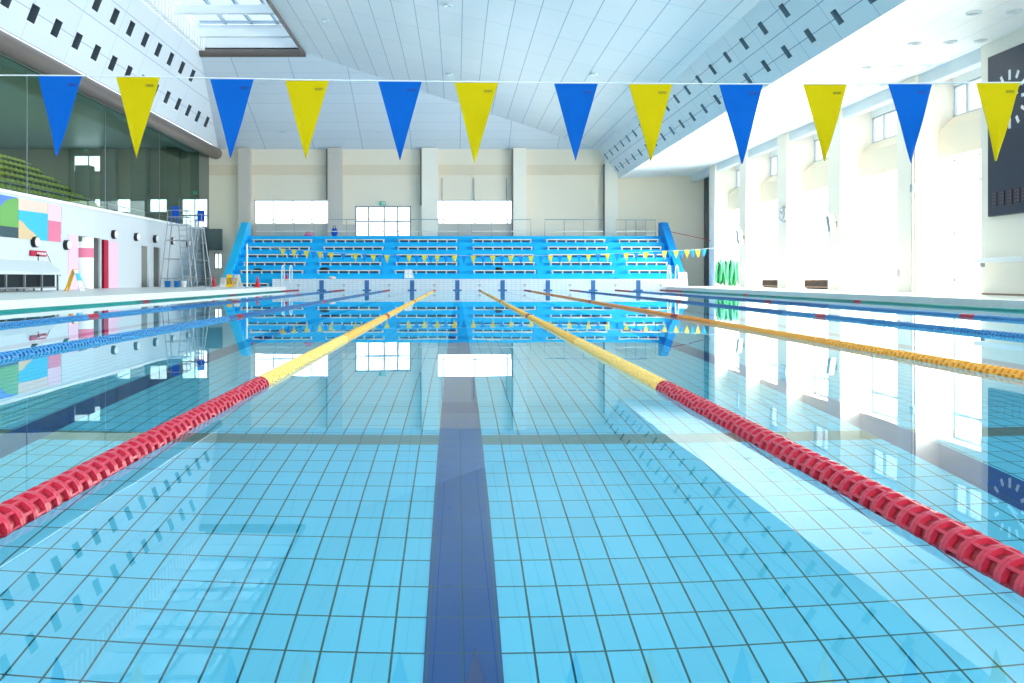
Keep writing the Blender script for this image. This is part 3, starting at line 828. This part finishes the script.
# A-frame floor sign
Ys = 33.4; t_ = thing('floor_sign', 'yellow and white folding floor sign standing on the gallery side deck', 'sign', (PX(74.5, Ys), Ys, DECK))
hh, sp = .76, .27
def leaf(s, mat, name):
    pts = [(s*.03,-.2,hh),(s*.03,.2,hh),(s*sp,.24,0),(s*sp,.24,0)]
    m = MB().slab([(s*.02,-.14,hh),(s*.02,.14,hh),(s*sp,.18,.0),(s*sp-s*.0,.06,.0),(s*sp*.8,.05,.16),(s*sp*.8,-.05,.16),(s*sp,-.06,.0),(s*sp,-.18,.0)], (s*.03,0,0))
    return m.build(name, mat, t_)
leaf(-1, 'yellow', 'front_leaf'); l2 = leaf(1, 'white', 'rear_leaf')
MB().slab([(.075,-.145,hh*.86),(.075,.145,hh*.86),(.17,.16,hh*.5),(.17,-.16,hh*.5)], (.035,0,0)).build('blue_panel', 'skyblue', t_)
MB().cyl((0,-.14,hh),(0,.14,hh),.035,n=10).build('hinge', 'yellow', t_)
# ladder towers
def tower(name, label, x, y, w0, w1, H_, d0, d1, chairx, extra):
    t_ = thing(name, label, 'ladder tower', (x, y, DECK))
    for sx in (-1, 1):
        for sy in (-1, 1):
            MB().cyl((sx*w0, sy*d0, 0), (sx*w1, sy*d1, H_), .035, n=8).build('leg', 'metal', t_)
    for f in (.14, .45, .75):
        w = w0+(w1-w0)*f; d = d0+(d1-d0)*f; z = H_*f
        MB().tube([(-w,-d,z),(w,-d,z),(w,d,z),(-w,d,z),(-w,-d,z)], .02, 6).build('brace', 'metal', t_)
    n = int(H_/.3)
    for i in range(1, n):
        z = i*.3; f = z/H_; w = w0+(w1-w0)*f; d = d0+(d1-d0)*f
        a = max(-.05, w-.42) if extra else -w
        B(a, -d-.02, z-.015, w, -d+.05, z+.015).build('rung', 'metal', t_)
    if extra:
        MB().cyl((w0-.42,-d0,0),(w1-.42,-d1,H_),.03,n=8).build('ladder_rail', 'metal', t_)
    MB().bbox(-w1-.05, -d1-.05, H_-.03, w1+.05, d1+.05, H_+.04, .01).build('platform', 'alu', t_)
    m = MB()
    for sx in (-1, 1):
        for sy in (-1, 1): m.cyl((sx*w1, sy*d1, H_), (sx*w1, sy*d1, H_+.75), .02, n=6)
    for z in (.4, .75): m.tube([(-w1,-d1,H_+z),(w1,-d1,H_+z),(w1,d1,H_+z),(-w1,d1,H_+z),(-w1,-d1,H_+z)], .02, 6)
    m.build('guard_rail', 'metal', t_)
    m = MB(); m.bbox(chairx-.2, -.2, H_+.4, chairx+.2, .2, H_+.46, .02); m.bbox(chairx-.2, .16, H_+.46, chairx+.2, .22, H_+1.0, .02)
    for sx in (-.17, .17):
        for sy in (-.17, .17): m.cyl((chairx+sx, sy, H_+.04), (chairx+sx, sy, H_+.4), .018, n=6)
    m.build('chair', 'dummyblue', t_)
    return t_
tower('ladder_tower', 'tall metal ladder tower with a railed platform and blue chair against the white wall', PX(179, 48.6), 48.6, .82, .5, 3.3, .55, .35, -.25, True)
tower('ladder_tower', 'narrow tall metal step ladder with a blue seat beside the wider tower', PX(200, 50.2), 50.2, .5, .14, 3.2, .6, .2, 0, False)
# buckets, cones, barriers
def bucket(px_, y, mat, label):
    t_ = thing('bucket', label, 'bucket', (PX(px_, y), y, DECK))
    MB().lathe([(.001,.005),(.13,.005),(.165,.31),(.175,.31),(.175,.33),(.155,.33),(.125,.02),(.001,.02)], n=18).build('body', mat, t_)
    MB().tube([(.17*math.cos(a),-.03-.06*math.sin(a),.31+.13*math.sin(a)) for a in [PI*k/10 for k in range(11)]], .008, 6).build('handle', 'steel', t_)
bucket(167.5, 47.2, 'bucket', 'blue bucket by the outer leg of the ladder tower'); bucket(177, 47.2, 'bucket', 'blue bucket in the middle below the ladder tower'); bucket(183.5, 47.3, 'white', 'white bucket beside the blue ones below the ladder tower')
def cone(px_, y, z, s, label):
    t_ = thing('traffic_cone', label, 'cone', (PX(px_, y), y, z))
    MB().lathe([(.17*s,.03*s),(.035*s,.66*s),(.025*s,.68*s),(.001,.68*s)], n=18).build('body', 'cone', t_)
    MB().bbox(-.2*s,-.2*s,0,.2*s,.2*s,.03*s,.01).build('base', 'cone', t_)
    MB().lathe([(.118*s,.28*s),(.09*s,.41*s)], n=18).build('stripe', 'red_l', t_)
cone(213.5, 50.9, DECK, .85, 'red cone standing between the ladder and the blue parapet')
cone(257.5, 47.5, DECK, .85, 'red cone on the deck right of the white flag post')
cone(286.5, 51.6, END, .5, 'small red cone on the raised far end deck')
def aframe(px_, y, mats, rz, label, w=.17, h=.66):
    t_ = thing('warning_board', label, 'board', (PX(px_, y), y, DECK), rz)
    for s in (-1, 1):
        MB().slab([(-w,s*.2,0),(w,s*.2,0),(w*.85,s*.02,h),(-w*.85,s*.02,h)], (0,s*.02,0)).build('leaf', mats[0], t_)
    m = MB()
    for k in range(4):
        x = -w*.8+k*w*.42
        m.slab([(x,-.21+.05,.14),(x+w*.2,-.21+.05,.14),(x+w*.42,-.21+.15,.5),(x+w*.22,-.21+.15,.5)], (0,-.03,0))
    m.build('stripes', mats[1], t_)
    MB().cyl((-w*.85,0,h),(w*.85,0,h),.02,n=8).build('hinge', 'steel', t_)
aframe(229.5, 49.0, ('yellow','black'), .3, 'yellow and black striped board beside the foot of the blue parapet')
aframe(237.0, 49.4, ('white','yellow'), -.4, 'white board with yellow stripes next to the flag post')
aframe(223.0, 50.2, ('white','pilaster'), .1, 'plain white board against the foot of the blue parapet', .15, .5)
tag(MB().tube([(12.64,RY+DY*5.2,top+.35),(WR,53.6,PZ(240.5,53.6))], .02, 6).build('barrier_rope', 'crimson'), 'thin dark red rope from the stand parapet to the last pillar', 'rope')
# pool ladder grab rails at the far end
for x, l in ((-9.45, 'white looped grab rails at the far corner on the gallery side'), (12.0, 'white looped grab rails at the far corner on the window side')):
    t_ = thing('pool_ladder', l, 'pool ladder', (x, Y1+.3, END))
    for s in (-1, 1):
        MB().tube([(s*.22,.35,0),(s*.22,.33,.55),(s*.22,.2,.72),(s*.22,0,.76),(s*.22,-.22,.68),(s*.22,-.34,.45),(s*.22,-.36,-.2)], .03, 8).build('rail', 'white', t_)

# gallery seats, steps, glass
ROWS = 9
def gx(k): return -17.4-.8*k
def gz(k): return 2.95+.48*k
m = MB()
prof = [(WL-.32, 2.4)]
for k in range(ROWS): prof += [(gx(k)+.5, gz(k)), (gx(k)-.3, gz(k))]
prof = [(WL-.35, 2.3), (WL-.35, gz(0))]
for k in range(ROWS):
    prof += [(gx(k)+.4, gz(k)), (gx(k)-.4, gz(k))]
prof += [(-30, gz(ROWS-1)), (-30, 2.3)]
struct(MB().slab([(x, 28, z) for x, z in prof], (0, 51.4-28, 0)).build('floor_gallery', 'gstep'), 'green stepped gallery floor')
struct(B(-30, 51.4, 2.3, WL-.35, BACK, 2.95).build('floor_landing', 'gstep'))
struct(B(-31, C0, DECK-.4, -30, BACK, 9.2).build('wall_gallery_far', 'gwall'))
struct(B(-31, C0, 8.95, -17.0, BACK+.3, 9.2).build('ceiling_gallery', 'gceil'), 'gallery ceiling')
struct(B(PX(78,53), 52.6, 2.95, PX(92,53), 53.4, PZ(166,53)).build('wall_stair', 'gcol'), 'grey stair wall in the gallery')
for i, (a, b_) in enumerate([(103,118),(133,150),(169,181)]):
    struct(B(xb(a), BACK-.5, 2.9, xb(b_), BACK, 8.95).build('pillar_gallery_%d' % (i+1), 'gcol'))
def seat_proto():
    m = MB()
    m.bbox(-.18,-.2,.2,.2,.2,.25,.02)
    m.slab([(-.18,-.2,.25),(-.22,-.2,.44),(-.19,-.2,.44),(-.14,-.2,.25)], (0,.4,0))
    m.box(-.06,-.03,0,.06,.03,.2,1)
    return m.mesh('gallery_seat', ['seat', 'seatleg'])
sm = seat_proto()
for k in range(ROWS):
    ys = max(30, SY(-4, gx(k)-.1)); n = int((50.9-ys)/.52)
    for i in range(n):
        o = bpy.data.objects.new('gallery_seat', sm); COL.objects.link(o); o.location = (gx(k)-.08, 50.9-i*.52, gz(k))
        tag(o, 'yellow green plastic seat in the %s row up of the gallery behind the glass' % ORD[k], 'seat', 'gallery seats in the %s row up' % ORD[k])
# glass front with mullions and rail
gg = struct(thing('window_gallery', 'tall green tinted glass front of the gallery', 'window', (WL-.12, 0, GT)))
zt = 8.93
ys = [C0+7.8*i for i in range(0, 9)] + [BACK-.02]
for a, b_ in zip(ys, ys[1:]):
    B(-.006, a+.02, 0, .006, b_-.02, zt-GT).build('pane', 'glass_green', gg)
    B(-.012, a-.02, 0, .012, a+.02, zt-GT).build('mullion', 'winframe', gg)
B(-.04, C0, zt-GT-.25, .04, BACK, zt-GT).build('head_rail', 'gcol', gg)
tr_ = thing('hand_rail', 'thin steel hand rail behind the gallery glass above the parapet', 'railing', (WL-.5, 28, gz(0)))
for z in (.95, 1.3): MB().cyl((0,0,z),(0,BACK-28.1,z),.02,n=6).build('rail', 'metal', tr_)
for i in range(20): MB().cyl((0,.3+i*1.55,0),(0,.3+i*1.55,1.3),.018,n=6).build('post', 'metal', tr_)

# ================================================================== window side
cols = [(52.6,53.8),(46.95,48.1),(41.15,42.35),(35.4,36.6),(29.6,30.85)]
for i, (a, b_) in enumerate(cols):
    struct(B(WR, a, DECK, WG+.1, b_, 7.2).build('pillar_window_%d' % (i+1), 'pillar'), 'off white pillar between the tall windows')
BLK0, BLK1 = 19.0, 25.9
struct(B(WR, BLK0, DECK, WG+.1, BLK1, 7.22).build('wall_scoreboard', 'pillar'), 'off white wall block carrying the score panel')
for i in range(3):
    a = 15.5-5.8*i
    struct(B(WR, a, DECK, WG+.1, a+1.2, 7.2).build('pillar_near_%d' % (i+1), 'pillar'))
bays = [(53.8,BACK),(48.1,52.6),(42.35,46.95),(36.6,41.15),(30.85,35.4),(25.9,29.6),(16.7,19.0),(10.9,15.5),(5.1,9.7)]
struct(B(WG, 53.8, DECK-.3, WG+.2, BACK, 7.3).build('wall_right_far', 'pillar'))
for i, (a, b_) in enumerate(bays):
    if i == 0: continue
    # lintel box with a sloped top
    m = MB().slab([(WG-.45,a,4.5),(WG+.2,a,4.5),(WG+.2,a,5.85),(WG+.0,a,5.85),(WG-.45,a,5.45)], (0,b_-a,0))
    struct(m.build('trim_%d' % (100+i), 'cream'), 'cream lintel with a sloped top between the windows')
    struct(B(WG, a, DECK-.3, WG+.2, b_, .55).build('wall_sill_%d' % (i+1), 'white'))
    for (z0, z1, rows, nm, c_) in ((.55, 4.5, (.40,.80), 'tall bright window', (.5,)), (5.85, 6.85, (), 'narrow bright clerestory window', (.4,.8))):
        r = struct(thing('window_%d' % (20+2*i+(0 if z0 < 1 else 1)), '%s in the %s bay from the far wall' % (nm, ORD[i]), 'window', (WG+.08, a, z0)))
        L, H = b_-a, z1-z0; w = .06; m = MB()
        m.box(-.04,0,0,.04,w,H); m.box(-.04,L-w,0,.04,L,H); m.box(-.04,0,0,.04,L,w); m.box(-.04,0,H-w,.04,L,H)
        for q in c_: m.box(-.035,L*q-.045,0,.035,L*q+.045,H)
        for q in rows: m.box(-.035,0,H*q-.05,.035,L,H*q+.05)
        m.build('frame', 'winframe' if z0 < 1 else 'alu', r)
        B(-.005,.01,.01,.005,L-.01,H-.01).build('pane', 'glass', r)
    struct(B(WG, a, 6.85, WG+.2, b_, 7.25).build('trim_%d' % (120+i), 'white'))
# heaters under two windows
for a, b_, l in ((43.2,46.6,'low brown heater cover below the window between the second and third pillars'), (37.4,40.9,'low brown heater cover below the window beside the speaker pillar')):
    t_ = thing('heater', l, 'heater', (WG-.3, (a+b_)/2, DECK)); L = (b_-a)/2
    MB().bbox(-.2,-L,.05,.2,L,.42,.02).build('casing', 'terracotta', t_)
    m = MB()
    for q in range(int(2*L/.12)): m.box(-.215,-L+.05+q*.12,.12,-.2,-L+.10+q*.12,.36)
    m.build('grille', 'dark', t_)
    B(-.15,-L+.1,0,.15,L-.1,.05).build('plinth', 'dark', t_)
# wall speakers on pillars
def speaker(y, py_, hpx, label):
    px_ = VX+F*(WR-.18)/y; z = PZ(py_, y); h = hpx*y/F
    t_ = thing('wall_speaker', label, 'speaker', (WR, y, z))
    m = MB().slab([(-.12,-.16,-h/2),(-.12,.16,-h/2),(-.12,.16,h/2),(-.12,-.16,h/2)], (-.2,0,0))
    m.v = [(x-.10*(z_/h), y_, z_) for x, y_, z_ in m.v]
    m.build('cabinet', 'white', t_)
    m = MB().slab([(-.325,-.13,-h/2+.03),(-.325,.13,-h/2+.03),(-.325,.13,h/2-.03),(-.325,-.13,h/2-.03)], (-.012,0,0))
    m.v = [(x-.10*(z_/h), y_, z_) for x, y_, z_ in m.v]
    m.build('grille', 'winframe', t_)
    MB().cyl((0,0,.02),(-.16,0,.02),.025,n=8).box(-.02,-.06,-.1,0,.06,.1).build('bracket', 'metal', t_)
speaker(35.75, 224, 17, 'white loudspeaker tilted on the pillar right of the clock pillar')
speaker(47.3, 237, 14, 'white loudspeaker on the second pillar from the far wall')
# pillar clock
y = 41.5; t_ = thing('wall_clock', 'round clock on the pillar between the two loudspeakers', 'clock', (WR, y, PZ(214, y)))
MB().lathe([(.001,0),(.38,0),(.38,-.1),(.34,-.12)], 'x', n=28).build('case', 'winframe', t_)
MB().lathe([(.345,-.11),(.001,-.115)], 'x', n=28).build('dial', 'white', t_)
m = MB()
for k in range(12):
    a = 2*PI*k/12; m.box(-.122,.28*math.sin(a)-.015,.28*math.cos(a)-.03,-.114,.28*math.sin(a)+.015,.28*math.cos(a)+.03)
m.build('hour_marks', 'black', t_)
MB().cyl((-.124,0,0),(-.124,.1,.14),.012,n=6).build('hour_hand', 'black', t_); MB().cyl((-.127,0,0),(-.127,-.2,.12),.009,n=6).build('minute_hand', 'black', t_)
# red pole, pipe, boxes
y = 40.9; t_ = thing('red_pole', 'slim red pole standing against the clock pillar', 'pole', (WR+.06, y, DECK))
MB().cyl((0,0,0),(0,0,2.0),.022,n=8).build('shaft', 'pink_d', t_); MB().cyl((0,0,.75),(0,0,1.05),.035,n=8).build('grip', 'red', t_)
y = 29.68; t_ = thing('drain_pipe', 'grey pipe running up the edge of the nearest pillar', 'pipe', (WR-.055, y, DECK))
MB().cyl((0,0,0),(0,0,6.7),.045,n=10).build('tube', 'pilaster', t_); MB().cyl((0,0,3.25),(0,0,3.5),.08,n=10).build('junction', 'winframe', t_)
y = 30.45; t_ = thing('switch_box', 'small white box low on the nearest pillar', 'switch box', (WR, y, PZ(273, y)))
MB().bbox(-.14,-.14,-.17,0,.14,.17,.015).build('case', 'white', t_); B(-.146,-.1,-.12,-.14,.1,.12).build('cover', 'pilaster', t_)
# reel of pale green mesh
y = 51.0; t_ = thing('rope_reel', 'big pale green reel of stored lane rope in the far corner', 'reel', (15.0, 50.35, DECK), 1.25)
for q in range(8):
    yy = -.66+q*.19; R0 = .60 if q in (0, 7) else .70
    m = MB()
    for n_, rr in enumerate((R0, R0*.88, R0*.76, R0*.6, R0*.42)):
        m.tube([((rr+.02*math.sin(5*a+q+n_))*math.cos(a), yy+.05*math.sin(2*a+q*1.9+n_), .80+(rr+.02*math.sin(5*a+q+n_))*math.sin(a)) for a in [2*PI*k/32 for k in range(33)]], .055, 6)
    m.build('coil', 'netgreen', t_)
MB().cyl((0,-.8,.80),(0,.8,.80),.05,n=10).build('axle', 'white', t_)
for s in (-1, 1):
    MB().cyl((0,s*.8,.80),(-.45,s*.8,.05),.035,n=8).cyl((0,s*.8,.80),(.45,s*.8,.05),.035,n=8).build('stand', 'white', t_)
    for x in (-.45, .45): MB().cyl((x,s*.8-.04,.07),(x,s*.8+.04,.07),.07,n=12).build('caster', 'sand_m', t_)
# score panel
ya, yb_ = 25.37, 19.8
zlo, zhi = 2.36, 6.77
t_ = thing('score_panel', 'tall dark blue score panel with a white marked clock on the off white block', 'scoreboard', (WR-.004, 0, 0))
MB().bbox(-.12, yb_, zlo, 0, ya, zhi, .02).build('panel', 'board', t_)
cy, cz, R = SY(1014.5, WR), 5.42, .78
for k in range(12):
    a = 2*PI*k/12; L_ = .2 if k % 3 else .27
    c, s = math.cos(a), math.sin(a)
    # tangent / radial in the (y,z) plane
    def Q(r, w, d): return (-.12-d, cy-(r*s+w*c), cz+(r*c-w*s))
    m = MB().add([Q(R-L_,-.045,0),Q(R-L_,.045,0),Q(R,.045,0),Q(R,-.045,0),Q(R-L_,-.045,.012),Q(R-L_,.045,.012),Q(R,.045,.012),Q(R,-.045,.012)],
          [(0,1,2,3),(4,5,6,7),(0,1,5,4),(1,2,6,5),(2,3,7,6),(3,0,4,7)]).build('hour_mark', 'white', t_)
for nm, ang, ln, w in (('minute_hand', 58, .62, .035), ('hour_hand', 75, .4, .045)):
    a = math.radians(ang); c, s = math.cos(a), math.sin(a)
    def Q(r, w, d): return (-.135-d, cy-(r*s+w*c), cz+(r*c-w*s))
    MB().add([Q(-.06,-w,0),Q(-.06,w,0),Q(ln,w*.6,0),Q(ln,-w*.6,0),Q(-.06,-w,.012),Q(-.06,w,.012),Q(ln,w*.6,.012),Q(ln,-w*.6,.012)],
          [(0,1,2,3),(4,5,6,7),(0,1,5,4),(1,2,6,5),(2,3,7,6),(3,0,4,7)]).build(nm, 'white', t_)
for q in range(8):
    y1 = SY(996.5+q*7.6, WR) if q < 4 else SY(996.5, WR)-q*.33
    u = B(-.135, y1-.24, 2.62, -.12, y1, 3.02).build('display_unit', 'boardunit', t_)
    m = MB()
    for r_ in range(4):
        z = 2.66+r_*.09
        m.box(-.14, y1-.2, z+.05, -.135, y1-.04, z+.06); m.box(-.14, y1-.2, z, -.135, y1-.17, z+.05); m.box(-.14, y1-.08, z+.02, -.135, y1-.04, z+.03)
    m.build('display_text', 'boardmark', u)
t_ = thing('wall_shelf', 'long white shelf rail on the block below the score panel', 'shelf', (WR, 23, PZ(260, 25)))
MB().bbox(-.2,-3,-.07,0,2.95,.07,.02).build('board', 'white', t_)
for yy in (-2.2, 0, 2.75): B(-.1,yy-.03,-.18,0,yy+.03,-.045).build('bracket', 'metal', t_)
struct(B(WR-.02, BLK0, DECK, WR, BLK1-.05, DECK+.05).build('baseboard_right', 'terracotta'))

struct(B(-31, NEAR-.3, DECK-.4, WG+.3, NEAR, 16).build('wall_near', 'white'))
struct(B(WG, NEAR, DECK-.3, WG+.2, 5.1, 7.3).build('wall_right_near', 'white'))

# ================================================================== light
w = bpy.data.worlds.new('sky'); sc.world = w; w.use_nodes = True
bg = w.node_tree.nodes['Background']; bg.inputs[0].default_value = (.95, .975, 1.0, 1); bg.inputs[1].default_value = 2.0
def area(name, loc_, rot, sx, sy, rad, col=(1,1,1)):
    l = bpy.data.lights.new(name, 'AREA'); l.shape = 'RECTANGLE'; l.size = sx; l.size_y = sy
    l.energy = rad*PI*sx*sy; l.color = col
    o = bpy.data.objects.new(name, l); COL.objects.link(o); o.location = loc_; o.rotation_euler = rot
    return o
for i, (a, b_) in enumerate(bays[1:]):                # daylight through the window bays
    area('daylight_window', (WG+.5, (a+b_)/2, 2.6), (0, PI/2, 0), 3.8, b_-a-.2, 22.0, (1,.955,.87))
area('fill_near_end', (0, NEAR+.05, 4.8), (PI/2,0,0), 24, 6, 1.6, (1,1,1))  # unseen fill light added behind the camera, no window there
area('gallery_fill', (-23.5, 29, 8.93), (0,0,0), 12, 56, 0.7, (.95,1,.98))   # broad fill light added to brighten the gallery

# ================================================================== camera
cam = bpy.data.cameras.new('camera'); co = bpy.data.objects.new('camera', cam); COL.objects.link(co)
co.location = (0, 0, EYE); co.rotation_euler = (PI/2, 0, 0)
cam.sensor_width = 36; cam.lens = 36*F/1024
cam.shift_x = (512-VX)/1024; cam.shift_y = -(341.5-VY)/1024
cam.clip_end = 300; cam.clip_start = .05
sc.camera = co
sc.view_settings.view_transform = 'Standard'; sc.view_settings.look = 'None'; sc.view_settings.gamma = 1
sc.view_settings.use_curve_mapping = False; sc.view_settings.exposure = 0.92
try:
    sc.cycles.use_denoising = True
    sc.cycles.max_bounces = 16; sc.cycles.diffuse_bounces = 10; sc.cycles.transparent_max_bounces = 12
    sc.cycles.sample_clamp_indirect = 8
except Exception: pass
